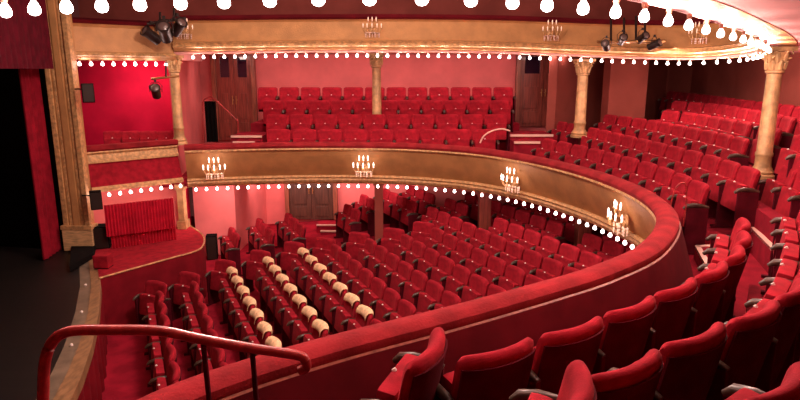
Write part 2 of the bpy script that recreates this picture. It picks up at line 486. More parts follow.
# base slab as a strip from the rail outward
outer = resample([Vector((x, y, 0)) for x, y in [(-6.2, 12.4), (-6.2, 17.2), (6.5, 17.2), (9.5, 14), (9.5, 5), (6.5, 2.2), (3.4, -.6), (1.5, -1.6), (-1.6, -1.6)]], n=60)
mb.ribbon(inner, outer, ZC-2.46, ZC-2.28)
struct_build(mb, 'floor_balcony', 'carpet')
# tiers of block A
for k in range(4):
    x0, x1 = A_lines[k]; y0 = (A_D[k-1]+.17) if k else 12.95; y1 = (A_D[k]+.19) if k < 3 else 16.95
    z = ZC + A_Z[k] - .885
    if k == 0: continue
    mb = MB().box(((x0+x1)/2, (y0+16.95)/2, (z + ZC-2.28)/2), (x1-x0+.12, 16.95-y0, z-(ZC-2.28)))
    struct_build(mb, f'floor_far_tier_{k}', 'carpet')
def tier(front, back, ztop, name, m='carpet', zbot=-2.30):
    a = resample(flat(front), n=30); b = resample(flat(back), n=30)
    struct_build(MB().ribbon(a, b, ZC+zbot, ztop), name, m)
def outward(P, o, c=(-.5, 8.5)):
    s = 1 if normals(P)[len(P)//2].dot(Vector((c[0]-P[len(P)//2].x, c[1]-P[len(P)//2].y))) < 0 else -1
    return offs(P, s*o)
for k in range(1, 6):
    P = B_rows[k]
    tier(outward(P, -.62), outward(P, 3.0 - .3*k), P[0].z-.885, f'floor_curved_tier_{k}')
for k in (1, 2):
    P = C_rows[k]
    c = (-1.5, 8.2)
    tier(outward(P, -.36 if k == 1 else -.3, c), outward(P, .8, c), P[0].z-.87*C[k][2]/.54-.015, f'floor_near_tier_{k}')
for P, nm in ((D1, 'a'), (D2, 'b')):
    mid = (P[0]+P[1])/2
# aisle steps with pale nosings between the curved block and the near block
def step(name, label, corners, z, zb=-2.28):
    e = empty(name, (0, 0, 0)); tag(e, label, 'step', 'pale-edged aisle steps')
    cx = sum(c[0] for c in corners)/4; cy = sum(c[1] for c in corners)/4
    MB().slab([(c[0], c[1]) for c in corners], ZC+zb, ZC+z).build('tread', 'carpet', e)
    a, b, c_, d = [Vector((q[0], q[1], ZC+z)) for q in corners]
    for p, q in ((a, b), (b, c_)):
        t = (q-p).normalized(); w = Vector((-t.y, t.x, 0))*.06
        if w.dot(Vector((cx, cy, 0))-p) < 0: w = -w
        MB().slab([(v.x, v.y) for v in (p, q, q+w, p+w)], ZC+z-.03, ZC+z+.008).build('nosing', 'nosing', e)
    return e
def corner(pa, pb, pc, z):
    a = atz(*pa, z); b = atz(*pb, z); c = atz(*pc, z); return [a, b, c, a+c-b]
step('aisle_step', 'low red aisle step with pale edges beside the front row end seat', corner((705, 264), (695, 246), (711, 245), -2.12), -2.12)
step('aisle_step', 'middle red aisle step with long pale diagonal edge between the seat blocks', corner((771, 248), (746, 223), (770, 223), -1.98), -1.98)
step('aisle_step', 'upper aisle step with short pale edge below the right-hand column', corner((797, 228), (772, 214), (790, 214), -1.85), -1.85)

# ================================================================ RINGS OF BULBS
def make_bulb():
    root = empty('light_bulb', (0, 0, 0))
    MB().lathe([(.016, .0), (.018, -.012), (.014, -.03), (.011, -.034)], n=10).build('socket', 'socket', root, True)
    MB().lathe([(.009, -.030), (.012, -.038), (.019, -.049), (.026, -.063), (.028, -.076), (.026, -.089), (.017, -.099), (.004, -.103)], n=12).build('glass_globe', 'bulb', root, True)
    return root
bulb0 = make_bulb(); bulb_used = [False]
def add_light(P, power, size=.03, color=(1.0, .66, .58)):
    l = bpy.data.lights.new('bulb_light', 'POINT'); l.energy = power; l.shadow_soft_size = size; l.color = color
    o = bpy.data.objects.new('bulb_light', l); col.objects.link(o); o.location = P
    return o
def bulbs(path, spacing, label_fn, group, sc=1.0, power=1.5, every=2, start=0.0):
    ps = resample(path, step=spacing, start=start) if spacing else path
    for i, p in enumerate(ps):
        o = bulb0 if not bulb_used[0] else copy_tree(bulb0)
        bulb_used[0] = True
        o.location = p; o.scale = (sc,)*3
        tag(o, label_fn(i+1), 'light bulb', group)
        if i % every == 0 and i+1 < len(ps):
            q = (p + ps[i+1])/2; add_light((q.x, q.y, q.z-.085*sc), power*(p-ps[i+1]).length/.208*(2.6 if (p-ps[i+1]).length > .24 else 1)*every)
    return ps
# lower ring
LR = [p for p in plan(offs(R_IN, .38), -2.455)]
iend = min(range(len(LR)), key=lambda i: (LR[i].xy - Vector((3.42, 7.9))).length)
low = LR[5:iend]
bulbs(low, .22, lambda i: f'small glowing round bulb, {ordi(i)} from the left under the lower balcony front', 'bulbs under the lower balcony front', 1.05, .9, 2)

# upper ring: near part, right turn, far part
U = [(-3.4, 3.9, .26), (-2.4, 3.3, .26), (-1.75, 2.98, .27), (-1.18, 2.77, .27), (-.66, 2.62, .27), (-.21, 2.53, .27), (.22, 2.55, .27), (.66, 2.79, .27), (1.14, 3.2, .27), (1.7, 3.83, .27),
     (2.42, 4.75, .265), (3.3, 5.9, .26), (4.3, 7.3, .25), (5.2, 8.7, .235), (5.85, 10.0, .20), (6.05, 11.1, .15), (5.6, 12.0, .11), (4.8, 12.5, .14), (3.9, 12.7, .18), (2.1, 12.75, .25), (0, 12.75, .275), (-2.2, 12.75, .27), (-3.6, 12.7, .25), (-4.6, 12.6, .235)]
UR = spline(U[::-1], 8)     # travel from the far left clockwise
UR = [Vector((p[0], p[1], ZC+p[2]+.085)) for p in UR]
nfar = [p for p in UR]
def ring_spacing(p):
    if p.y > 11.5 and p.x < 5.7: return .208
    if p.y < 2.75 and p.x < .5: return .208
    if p.y > 9: return .26
    if p.x < 2.6: return .208 + .32*min(1, max(0, (p.x-.4)/1.6)) if p.x > .4 else .208
    return .52
def bulb_points(path):
    dense = resample(path, step=.01); out = [dense[0]]; acc = 0
    for a, b in zip(dense, dense[1:]):
        acc += (b-a).length
        if acc >= ring_spacing(b): out.append(b); acc = 0
    return out
bulbs(bulb_points(UR[3:]), None, lambda i: f'glowing round bulb, {ordi(i)} along the upper balcony rim counted from the far left', 'bulbs under the upper balcony rim', 1.0, 2.4, 2)
ub = empty('upper_balcony_front', (0, 0, 0))
tag(ub, 'gilded curved front of the upper balcony with dark red rail, above the bulb ring', 'balcony')
UF = UR
MB().sweep(UF, [(.04, .03), (-.06, .06), (-.08, .13), (-.03, .19), (-.06, .24), (-.02, .29), (.14, .62), (.10, .66), (.30, .66), (.30, .0), (.10, .0)]).build('gilded_face', 'gold', ub, True)
MB().sweep(UF, [(-.07, .10), (-.12, .13), (-.09, .17), (-.115, .21), (-.06, .23), (.0, .23), (.0, .10)]).build('lower_moulding', 'gold_trim', ub, True)
MB().sweep(UF, [(.08, .66), (.05, .70), (.08, .76), (.32, .76), (.32, .66)]).build('upper_rail', 'panel_red', ub, True)
MB().sweep(UF, [(-.02, .0), (-.02, .035), (.12, .035), (.12, .0)]).build('bulb_batten', 'soffit', ub)

# soffit under the upper circle
sin_ = resample(offs(UF, .08), n=70)
sout = resample([Vector((x, y, 0)) for x, y in [(-5.2, 12.7), (-6.2, 17.3), (5.2, 17.3), (8.5, 16), (10, 12), (10, 6), (6.5, 1), (2, -3), (-4, -3), (-6, -1)]], n=70)
mb = MB(); bm = mb.bm
av = [bm.verts.new((p.x, p.y, p.z+.0)) for p in sin_]; bv = [bm.verts.new((p.x, p.y, ZC+.42)) for p in sout]
at = [bm.verts.new((p.x, p.y, p.z+.25)) for p in sin_]; bt = [bm.verts.new((p.x, p.y, ZC+.67)) for p in sout]
for i in range(69):
    bm.faces.new((av[i], av[i+1], bv[i+1], bv[i])); bm.faces.new((at[i], bt[i], bt[i+1], at[i+1]))
    bm.faces.new((av[i], at[i], at[i+1], av[i+1])); bm.faces.new((bv[i], bv[i+1], bt[i+1], bt[i]))
struct_build(mb, 'ceiling_upper_soffit', 'soffit')

# ================================================================ WALLS
def wall(name, pts, z0, z1, m, th=.25, away=(0, 8)):
    P = [Vector((x, y, 0)) for x, y in pts]
    mid = P[len(P)//2]; s = 1 if normals(P)[len(P)//2].dot(Vector((away[0]-mid.x, away[1]-mid.y))) < 0 else -1
    Q = offs(P, s*th)
    return struct_build(MB().ribbon(P, Q, ZC+z0, ZC+z1), name, m)
B6o = outward(B_rows[5], .5)
bw0 = B6o[0]
wall('wall_far', [(-6.4, 17.0), (4.9, 17.0)], -2.4, 3.0, 'wall')
wr = [(4.9, 17.0), (5.2, 14.5)] + [(p.x, p.y) for p in resample(B6o, n=8)][0:0]
rw = [atz(600, 96, -.5), atz(655, 94, -.5)]
wall('wall_back', [(3.9, 15.2), (bw0.x-.05, bw0.y+1.2), (bw0.x+.25, bw0.y+.2)] + [(p.x, p.y) for p in resample(B6o, n=8)[1:]] + [(B6o[-1].x+.3, B6o[-1].y-2), (9, 4)], -2.4, .5, 'wall_dim_red')

exec_after = True
# ---------------- doors
def door(n, cx, y, zb, w, h, m='door', glass=True, normal=-1, name=None):
    root = empty(f'door_{n}', (cx, y, zb)); root['kind'] = 'structure'
    MB().box((-w/2-.06, 0, h/2), (.12, .16, h), bev=.015).box((w/2+.06, 0, h/2), (.12, .16, h), bev=.015).box((0, 0, h+.05), (w+.24, .16, .12), bev=.015).build('door_frame', 'frame', root)
    for s in (-1, 1):
        lx = s*w/4
        mb = MB()
        mb.box((lx, .02, h*.30), (w/2-.01, .048, h*.60))
        gz0, gz1 = (h*.72, h*.96) if glass else (h*.96, h*.98)
        for q in (-1, 1): mb.box((lx+q*(w/4-.06), .02, h*.80), (.11, .05, h*.40))
        mb.box((lx, .02, h*.66), (w/2-.1, .046, h*.14)); mb.box((lx, .02, h*.98), (w/2-.1, .046, h*.04))
        if not glass: mb.box((lx, .02, h*.8), (w/2-.1, .045, h*.3))
        leaf = mb.build('door_leaf', m, root)
        MB().box((lx, -.015, h*.40), (w/2-.26, .03, h*.30), bev=.012).box((lx, -.015, h*.13), (w/2-.26, .03, h*.16), bev=.012).build('raised_panel', m, leaf)
        if glass: MB().box((lx, .02, (gz0+gz1)/2), (w/2-.22, .02, gz1-gz0)).build('window_pane', 'glass', leaf)
        MB().tube([(s*.05, -.07, h*.42), (s*.05, -.07, h*.52)], .012, 8).box((s*.05, -.03, h*.47), (.03, .08, .03)).build('door_handle', 'brass', leaf)
    return root
def dpx(x0, x1, yt, yb, D):
    a = aty(x0, yb, D); b = aty(x1, yb, D); t = aty((x0+x1)/2, yt, D)
    return (a.x+b.x)/2, a.z, b.x-a.x, t.z-a.z
cx, zb, w, h = dpx(216, 250, 53, 142, 16.4); door(1, cx, 16.85, zb, w*1.03, h*1.0)
cx, zb, w, h = dpx(522, 568, 53, 128, 16.4); door(2, cx, 16.85, zb, w*1.03, h*1.0)

# stalls far wall, pier, door
wall('wall_stalls_far', [(-4.0, 16.4), (5.5, 16.4)], -4.6, -2.5, 'wall')
wall('wall_stalls_side', [(-4.9, 13.9), (-3.95, 14.0), (-3.75, 16.4)], -4.6, -2.5, 'wall', away=(3, 8))
wall('wall_stalls_back', [(5.5, 16.5), (6.6, 12), (6.8, 7), (6, 3)], -4.6, -2.5, 'wall_dim_red')
cx, zb, w, h = dpx(289, 333, 190, 221, 16.1); door(3, cx, 16.3, zb, w, 1.75, m='door_dark', glass=False)

# floors
mb = MB(); bm = mb.bm
g = {}
for i, v in enumerate([-8, -3, 0, 1.5, 4, 7, 10, 14]):
    for j, u in enumerate([-2, 5, 10, 14, 19]):
        p = UV(u, v); g[i, j] = bm.verts.new((p.x, p.y, ZC+floor_z(v)))
for i in range(7):
    for j in range(4): bm.faces.new((g[i, j], g[i+1, j], g[i+1, j+1], g[i, j+1]))
struct_build(mb, 'floor', 'stall_carpet')
struct_build(MB().box((0, 7, ZC+4.6), (26, 30, .2)), 'ceiling', 'ceiling')
wall('wall_upper_far', [(-8, 15.6), (9, 15.6)], .6, 4.6, 'upper_wall')
wall('wall_upper_right', [(9, 15.6), (10.4, 8), (8, -2)], .6, 4.6, 'upper_wall')
struct_build(MB().box((0, -3.2, ZC), (24, .2, 9.4)), 'wall_near', 'wall_dim_red')
struct_build(MB().box((.3, 14.2, ZC+.72), (15, 2.6, .12)), 'floor_upper_circle', 'carpet')

# stall door steps
e = empty('door_steps', (0, 0, 0)); tag(e, 'two red steps with pale edges in front of the stalls double door', 'steps')
for k in range(2):
    z_ = -3.95 - .12*k; p_ = atz(331 + 4*k, 225 + 6*k, z_)
    MB().box((p_.x, p_.y+.22, ZC+(z_-4.35)/2), (.75, .44, z_+4.35)).build('tread', 'stall_carpet', e)
    MB().box((p_.x, p_.y-.01, ZC+z_), (.75, .06, .03)).build('nosing', 'nosing', e)

# ================================================================ COLUMNS
def column(P, z1, r, label, lean=0):
    """P: base centre"""
    root = empty('gilded_column', P); tag(root, label, 'column')
    H = z1 - P[2]
    MB().lathe([(r*1.55, 0), (r*1.55, .05), (r*1.35, .07), (r*1.45, .10), (r*1.2, .14), (r*1.15, .16)], n=24).build('base', 'gold_col', root, True)
    MB().lathe([(r*1.1, .15), (r*1.02, .2), (r*1.0, H*.17), (r*1.1, H*.18), (r*1.1, H*.20), (r*.98, H*.21), (r*.9, H-.34)], n=48, flute=0, fd=.06).build('shaft', 'gold_col', root, True)
    mb = MB().lathe([(r*.9, H-.36), (r*1.15, H-.345), (r*1.15, H-.32), (r*.95, H-.31), (r*1.0, H-.2), (r*1.35, H-.09), (r*1.5, H-.07)], n=24)
    for ring, (zz, rr, hh) in enumerate(((H-.30, r*1.0, .13), (H-.2, r*1.1, .14))):
        for k in range(8):
            a = (k+.5*ring)*PI/4; c, s = math.cos(a), math.sin(a)
            pts = [(c*rr, s*rr, zz), (c*rr*1.12, s*rr*1.12, zz+hh*.5), (c*rr*1.25, s*rr*1.25, zz+hh*.9), (c*rr*1.4, s*rr*1.4, zz+hh*.85)]
            mb.tube(pts, [r*.28, r*.30, r*.2, r*.06], 6)
    for k in range(4):
        a = PI/4 + k*PI/2
        mb.tube([(math.cos(a)*r*(1.5+.35*math.cos(t)), math.sin(a)*r*(1.5+.35*math.cos(t)), H-.10+.06*math.sin(t)) for t in [i*PI/4 for i in range(8)]], r*.14, 6)
    mb.box((0, 0, H-.03), (r*3.3, r*3.3, .06), bev=.008)
    mb.build('capital', 'gold_col', root, True)
    return root
def col_at(px_base, D, zb, px_top_z, r, label):
    p = aty(px_base, 120, D)
    d = D*math.cos(TILT) - zb*math.sin(TILT)
    column(((px_base-400)*d/F, D, ZC+zb), ZC+px_top_z, r, label)
col_at(377, 14.75, -1.62, .41, .115, 'slender gilded column rising among the middle of the far seat rows')
col_at(579, 13.7, -1.5, .24, .125, 'gilded column beside the right-hand balcony doors')
col_at(761, 8.5, -1.52, .31, .105, 'large gilded column with leafy capital near the right edge')
col_at(180, 12.75, -1.55, .30, .10, 'gilded column on the rail between the side box and the far balcony')

# piers under the lower circle
def pier(pa, D, w, dpt, z0, z1, label, m, cat='pillar'):
    x = (pa-400)*(D*math.cos(TILT)+3.4*math.sin(TILT))/F
    root = empty('square_pillar', (x, D, ZC+z0)); tag(root, label, cat)
    H = z1-z0
    MB().box((0, 0, H/2), (w, dpt, H), bev=.01).build('shaft', m, root)
    MB().box((0, 0, .09), (w+.06, dpt+.06, .18), bev=.01).build('base', m, root)
    MB().box((0, 0, H-.06), (w+.06, dpt+.06, .12), bev=.01).build('capital', m, root)
    return root
pier(379, 14.1, .2, .2, -4.3, -2.56, 'red square pillar standing in the middle of the stalls aisle', 'wall_dim_red')
pier(484, 13.1, .26, .26, -4.1, -2.56, 'dark pillar among the rear stalls seats left of the curve', 'door')
pier(582, 11.6, .26, .26, -4.0, -2.56, 'dark pillar among the stalls seats under the balcony curve', 'door')
pier(184, 12.75, .13, .2, -3.39, -2.4, 'rose and gold pillar beside the ground-floor box curtain', 'gold_col')

# ================================================================ PROSCENIUM AND STAGE
SZ = -3.4
pl = empty('proscenium_pilaster', (0, 0, 0)); tag(pl, 'tall gilded moulded pilaster framing the stage at the left', 'pilaster')
pc = Vector((-6.16, 11.1)); ax = du*-1   # along the opening, towards the near side
PR = facing(0, 1)
def pbox(x0, x1, y0, y1, z0, z1, bev=0.0):
    x0 *= .86; x1 *= .86; y0 *= .6; y1 *= .35
    return ((pc.x+(x0+x1)/2, pc.y+(y0+y1)/2, ZC+(z0+z1)/2), (x1-x0, y1-y0, z1-z0), 0, bev)
MB().box(*pbox(-.30, .28, .02, .5, SZ, 3.6)).build('core', 'gold', pl)
for (a, b, c, m) in ((-.30, -.20, -.03, 'gold_trim'), (-.17, -.11, .0, 'gold_trim'), (-.08, .06, -.02, 'gold'), (.09, .14, .0, 'gold_trim'), (.18, .29, -.05, 'gold_trim')):
    MB().box(*pbox(a, b, c, .3, SZ+.5, 3.6, .012)).build('moulding', m, pl)
MB().box(*pbox(-.34, .32, -.07, .55, SZ, SZ+.42, .015)).build('plinth', 'plinth', pl)
MB().box(*pbox(-.36, .34, -.09, .57, SZ+.42, SZ+.50, .015)).build('plinth_cap', 'gold_trim', pl)

lip_o = [atz(x, y, SZ) for x, y in [(93, 246), (98, 262), (101, 285), (99, 312), (92, 345), (82, 375), (68, 405), (50, 440)]]
lip_m = [atz(x, y, SZ) for x, y in [(85, 248), (89, 262), (91, 285), (88, 312), (79, 345), (66, 375), (50, 405), (28, 440)]]
lip_i = [atz(x, y, SZ) for x, y in [(76, 250), (79, 262), (80, 285), (75, 312), (64, 345), (50, 375), (32, 405), (8, 440)]]
st = empty('stage', (0, 0, 0)); tag(st, 'dark stage floor with curved wooden front edge at the lower left', 'stage')
O, Mi, I = (resample(flat(l), n=40) for l in (lip_o, lip_m, lip_i))
MB().ribbon(Mi, O, ZC+SZ-.14, ZC+SZ).build('wooden_edge', 'lip_wood', st)
MB().ribbon(I, Mi, ZC+SZ-.14, ZC+SZ-.012).build('footlight_trough', 'lip_metal', st)
back = resample([Vector((-15, 12.8, 0)), Vector((-13, 4, 0)), Vector((-11, 0, 0))], n=40)
MB().ribbon(back, I, ZC+SZ-.14, ZC+SZ-.02).build('stage_boards', 'stage_floor', st)
for k in range(4):
    p = lip_i[1+k].lerp(lip_m[1+k], .5); MB().sphere((p.x, p.y, ZC+SZ+.0), .022, 8, 5).build('footlight_stud', 'tag', st)
# pleated skirt under the lip
So = resample(flat(offs(lip_o, 0)), n=260)
nn = normals(So)
sgn = 1 if nn[100].dot(Vector((1, .2))) > 0 else -1
sk = [p + Vector((n.x, n.y, 0))*sgn*(-.04+.045*math.sin(i*.42)) for i, (p, n) in enumerate(zip(So, nn))]
sk2 = [p + Vector((n.x, n.y, 0))*sgn*(-.06+.045*math.sin(i*.42)) for i, (p, n) in enumerate(zip(So, nn))]
MB().ribbon(sk, sk2, ZC-4.42, ZC+SZ-.14).build('pleated_skirt', 'skirt', st, True)
# black ramp block by the plinth
bb = atz(86, 266, SZ)
o = MB().slab([(atz(x, y, SZ).x, atz(x, y, SZ).y) for x, y in [(70, 272), (94, 258), (97, 246), (72, 250)]], ZC+SZ, ZC+SZ+.10).build('stage_monitor', 'black')
tag(o, 'low black wedge on the stage edge beneath the gilded pilaster', 'wedge')

# stage black box
wall('wall_stage_back', [(-15.6, 15), (-14, -3)], -4.5, 4, 'black', away=(0, 8))
wall('wall_stage_far', [(-15.4, 13.4), (-6.6, 12.0)], -4.5, 4, 'black', away=(-9, 5))
# house curtain leg and valance behind the opening
def pleats(A, B, z0, z1, n, amp, name, m, parent=None, waves=12, th=.02, zbf=None):
    P = [Vector(A).lerp(Vector(B), i/n) for i in range(n+1)]
    t = (Vector(B)-Vector(A)).normalized(); nr = Vector((-t.y, t.x))
    mb = MB(); bm = mb.bm; rows = []
    for s in (0, th):
        g = []
        for i, p in enumerate(P):
            w = math.sin(i/n*waves*2*PI)*amp*(1+.3*math.sin(i*1.7))
            g.append([bm.verts.new((p.x+nr.x*(w*f+s), p.y+nr.y*(w*f+s), zz)) for zz, f in ((z0, 1), ((z0*2+z1)/3, .9), ((z0+2*z1)/3, .8), (z1, .6))])
        rows.append(g)
    for g in rows:
        for i in range(n):
            for j in range(3): bm.faces.new((g[i][j], g[i+1][j], g[i+1][j+1], g[i][j+1]))
    for i in range(n):
        for j in (0, 3): bm.faces.new((rows[0][i][j], rows[0][i+1][j], rows[1][i+1][j], rows[1][i][j]))
    for i in (0, n):
        for j in range(3): bm.faces.new((rows[0][i][j], rows[0][i][j+1], rows[1][i][j+1], rows[1][i][j]))
    return mb.build(name, m, parent, True)
a = aty(12, 200, 9.9); b = aty(46, 200, 10.9)
o = pleats((a.x+.05, a.y+.6), (b.x-.02, b.y+.3), ZC+SZ, ZC+.6, 60, .03, 'house_curtain', 'house_curtain', waves=5)
tag(o, 'drawn red house curtain hanging inside the dark stage opening', 'curtain')
a = aty(-30, 60, 8.0); b = aty(52, 60, 10.9)
o = pleats((a.x, a.y), (b.x, b.y), ZC+.02, ZC+2.6, 120, .02, 'stage_valance', 'velvet_dark', waves=16)
tag(o, 'dark red valance across the top of the stage opening', 'valance')

# ================================================================ SIDE BOXES
zr = -1.45
L0 = Vector((-6.0, 11.38)); L1 = Vector((-4.66, 12.52))
bx = empty('side_box', (0, 0, 0)); tag(bx, 'upper side box with gilded rail and sloping red apron between pilaster and column', 'box')
tb = (L1-L0).normalized(); nb = Vector((-tb.y, tb.x))
LP = [Vector((*(L0.lerp(L1, i/8)), ZC)) for i in range(9)]
MB().sweep(LP, [(-.05, -1.42), (-.05, -1.50), (.0, -1.55), (.14, -1.55), (.14, -1.42)]).build('velvet_rail', 'rail_velvet', bx)
MB().sweep(LP, [(.0, -1.50), (-.02, -1.56), (.02, -1.60), (.0, -1.68), (-.03, -1.72), (-.03, -1.76), (.12, -1.76), (.12, -1.50)]).build('gilded_band', 'gold_trim', bx)
MB().sweep(LP, [(.02, -1.76), (-.16, -2.22), (-.12, -2.26), (.1, -2.26), (.12, -1.76)]).build('red_apron', 'velvet', bx)
MB().sweep(LP, [(-.16, -2.20), (-.20, -2.24), (-.18, -2.30), (.5, -2.30), (.5, -2.20)]).build('lower_moulding', 'gold_trim', bx)
bulbs([LP[0]+Vector((-nb.x*.16, -nb.y*.16, -2.30)), LP[-1]+Vector((-nb.x*.16, -nb.y*.16, -2.30))], .2, lambda i: f'small glowing bulb, {ordi(i)} from the pilaster under the side box', 'bulbs under the side box', 1.05, .9, 2, .1)
MB().slab([(L0.x, L0.y), (L1.x, L1.y), (-5.05, 13.85), (-7.0, 13.85)], ZC-2.28, ZC-2.18).build('box_floor', 'carpet', bx)
wall('wall_box_back', [(-7.4, 13.9), (-5.08, 13.9)], -4.4, .9, 'crimson')
# wall left of the balcony doors
wall('wall_balcony_left', [(-4.80, 12.95), (-5.50, 16.9)], -2.3, .4, 'wall', th=.08, away=(3, 14))
wall('wall_box_ground', [(-6.2, 11.75), (-4.72, 12.95)], -3.42, -2.28, 'wall', th=.08, away=(0, 8))
# upper tier of the box front
UL = [Vector((*(Vector((-6.05, 11.4)).lerp(Vector((-4.62, 12.62)), i/8)), ZC+.19)) for i in range(9)]
ubx = empty('upper_box_front', (0, 0, 0)); tag(ubx, 'gilded front of the topmost side box above the crimson opening', 'box')
MB().sweep(UL, [(.0, .0), (-.08, .04), (-.10, .10), (-.04, .15), (.10, .60), (.06, .66), (.3, .66), (.3, .0)]).build('gilded_face', 'gold', ubx)
MB().sweep(UL, [(-.08, .05), (-.14, .08), (-.10, .13), (0, .13), (0, .05)]).build('lower_moulding', 'gold_trim', ubx)
MB().sweep(UL, [(.04, .66), (.0, .72), (.3, .78), (.3, .66)]).build('upper_rail', 'panel_red', ubx)
struct_build(MB().slab([(-6.1, 11.5), (-4.6, 12.7), (-4.6, 14.3), (-7.4, 14.3)], ZC+.2, ZC+.35), 'ceiling_box', 'soffit')
bulbs([UL[0]+Vector((0, 0, 0)), UL[-1]], .2, lambda i: f'small glowing bulb, {ordi(i)} from the pilaster under the topmost box front', 'bulbs under the topmost box front', 1.1, .9, 2, .1)
for i in range(4):
    p = aty(110+i*18, 130, 13.0)
    e = seat(Vector((p.x, 13.1, ZC-1.30)), facing(.35, -1), i == 3, f'red chair inside the upper side box, {ordi(i+1)} from the pilaster', 'chairs inside the upper side box', .76, True)

# ground box: floor ledge, front wall, curtain
edge = [atz(x, y, SZ) for x, y in [(99, 279), (120, 273), (145, 266), (170, 259), (195, 252), (203, 246), (203, 236), (190, 226)]]
edge = [Vector((p.x, p.y, 0)) for p in edge]
ES = resample(spline([(p.x, p.y, 0) for p in edge], 8), n=40)
gb = empty('ground_box', (0, 0, 0)); tag(gb, 'red carpeted box floor with thin gold curving edge beside the stage', 'box')
MB().slab([(p.x, p.y) for p in ES] + [(-5.2, 13.6), (-7.2, 13.6), (-6.3, 11.5), (-5.45, 10.3)], ZC-4.42, ZC+SZ-.0).build('carpeted_floor', 'skirt', gb)
MB().slab([(p.x, p.y) for p in resample(ES, n=30)] + [(-5.2, 13.55), (-7.15, 13.55), (-6.28, 11.5), (-5.45, 10.32)], ZC+SZ+.002, ZC+SZ+.012).build('carpet', 'velvet', gb)
MB().tube([Vector((p.x, p.y, ZC+SZ+.012)) for p in ES], .016, 6).build('gold_edge', 'gold_trim', gb, True)
a = atz(118, 251, SZ); b = atz(178, 247, SZ)
D = 12.0
a = aty(112, 245, 11.15); b = aty(177, 245, 11.8)
o = empty('box_curtain', (0, 0, 0)); tag(o, 'pleated crimson curtain with added front strip for its lit top, closing the ground-floor box', 'curtain')
pleats((a.x, a.y), (b.x, b.y), ZC+SZ+.02, aty(145, 201, 11.5).z, 150, .018, 'curtain_cloth', 'curtain', o, waves=22)
t_ = aty(145, 222, 12.2)
pleats((a.x-.03, a.y-.10), (b.x+.01, b.y-.10), t_.z, aty(145, 200.5, 11.5).z, 150, .012, 'valance', 'curtain', o, waves=22)  # added front layer marking the lit upper half of the curtain
# dark equipment
def speaker(P, size, rz, label, yoke=True):
    r = empty('loudspeaker', P, rz); tag(r, label, 'loudspeaker')
    w, d, h = size
    MB().box((0, 0, 0), (w, d, h), bev=.012).build('cabinet', 'black', r)
    MB().box((0, -d/2-.004, 0), (w*.86, .012, h*.9), bev=.003).build('grille', 'dark_metal', r)
    if yoke: MB().tube([(0, d/2-.01, h*.2), (-.22, d/2+.12, h*.2)], .015, 6).build('bracket', 'dark_metal', r)
    return r
speaker(aty(88, 93, 11.0), (.2, .2, .34), .5, 'small black loudspeaker on the pilaster beside the upper box')
speaker(aty(96, 200, 10.95), (.2, .2, .34), .5, 'small black loudspeaker on the pilaster below the upper box')
P = aty(103, 247, 11.3); speaker(Vector((P.x, P.y, ZC+SZ+.23)), (.3, .3, .44), .3, 'large black loudspeaker standing left of the box curtain', False)
P = atz(213, 259, -4.42); speaker(Vector((P.x, P.y, ZC-4.42+.30)), (.24, .24, .6), .2, 'black loudspeaker on the stalls floor right of the box', False)
P = atz(104, 268, SZ)
o = empty('red_stool', (P.x, P.y, ZC+SZ+.012)); tag(o, 'small red cube stool at the stage end of the box ledge', 'stool')
MB().box((0, 0, .13), (.26, .22, .22), bev=.02).build('seat', 'velvet', o); MB().box((0, 0, .01), (.24, .2, .02)).build('base', 'velvet_dark', o)

# ================================================================ STAGE LIGHTS
def spotlight(P, yaw, pitch, s, label):
    r = empty('stage_spotlight', P, yaw); tag(r, label, 'spotlight')
    m = Matrix.Rotation(pitch, 4, 'X')
    def prof(pr, name, mt):
        mb = MB().lathe(pr, n=16)
        mb.bm.transform(m @ Matrix.Rotation(PI/2, 4, 'X'))
        return mb.build(name, mt, r, True)
    prof([(.04*s, -.16*s), (.085*s, -.14*s), (.085*s, .10*s), (.10*s, .12*s), (.10*s, .16*s), (.09*s, .16*s)], 'housing', 'dark_metal')
    prof([(.078*s, .155*s), (.06*s, .172*s), (.02*s, .178*s)], 'lens', 'lamp_glass')
    MB().tube([(-.11*s, 0, 0), (-.12*s, 0, .12*s), (-.06*s, 0, .19*s), (.06*s, 0, .19*s), (.12*s, 0, .12*s), (.11*s, 0, 0)], .008*s, 6).build('yoke', 'dark_metal', r)
    MB().box((0, 0, .21*s), (.04*s, .04*s, .06*s)).build('clamp', 'dark_metal', r)
    return r
for (x, y, D, yaw, s, l) in ((156, 92, 12.1, .3, 1.0, 'black spotlight hanging from the short bar beside the box column'),
                            (152, 36, 12.0, -.7, 1.15, 'dark spotlight at the left of the cluster above the box column'),
                            (165, 33, 11.8, .2, 1.3, 'dark spotlight in the middle of the cluster above the box column'),
                            (178, 28, 12.0, .9, 1.15, 'dark spotlight at the right of the cluster above the box column')):
    spotlight(aty(x, y, D), yaw, -.6, s, l)
def bar(pts, r, label, name='lighting_bar', m='brass', posts=()):
    o = empty(name, (0, 0, 0)); tag(o, label, 'lighting bar')
    MB().tube(pts, r, 8).build('tube', m, o, True)
    for p, q in posts: MB().tube([p, q], r*.8, 6).build('post', 'dark_metal', o, True)
    return o
bar([aty(151, 79, 12.1), aty(179, 76, 12.3)], .022, 'short bar carrying a spotlight on the box column', posts=[(aty(166, 77, 12.2), aty(166, 62, 12.2))])
bar([aty(147, 24, 12.0), aty(186, 18, 12.2)], .03, 'overhead bar carrying the spotlight cluster above the box column', m='dark_metal', posts=[(aty(160, 23, 12.1), aty(160, 12, 12.1)), (aty(174, 21, 12.1), aty(174, 8, 12.1))])
bar([aty(597, 42, 11.9), aty(665, 41, 11.9)], .028, 'long horizontal lighting bar on posts before the upper balcony front', posts=[(aty(x, 42, 11.95), aty(x, y2, 12.2)) for x, y2 in ((611, 14), (624, 18), (636, 16), (645, 22))])
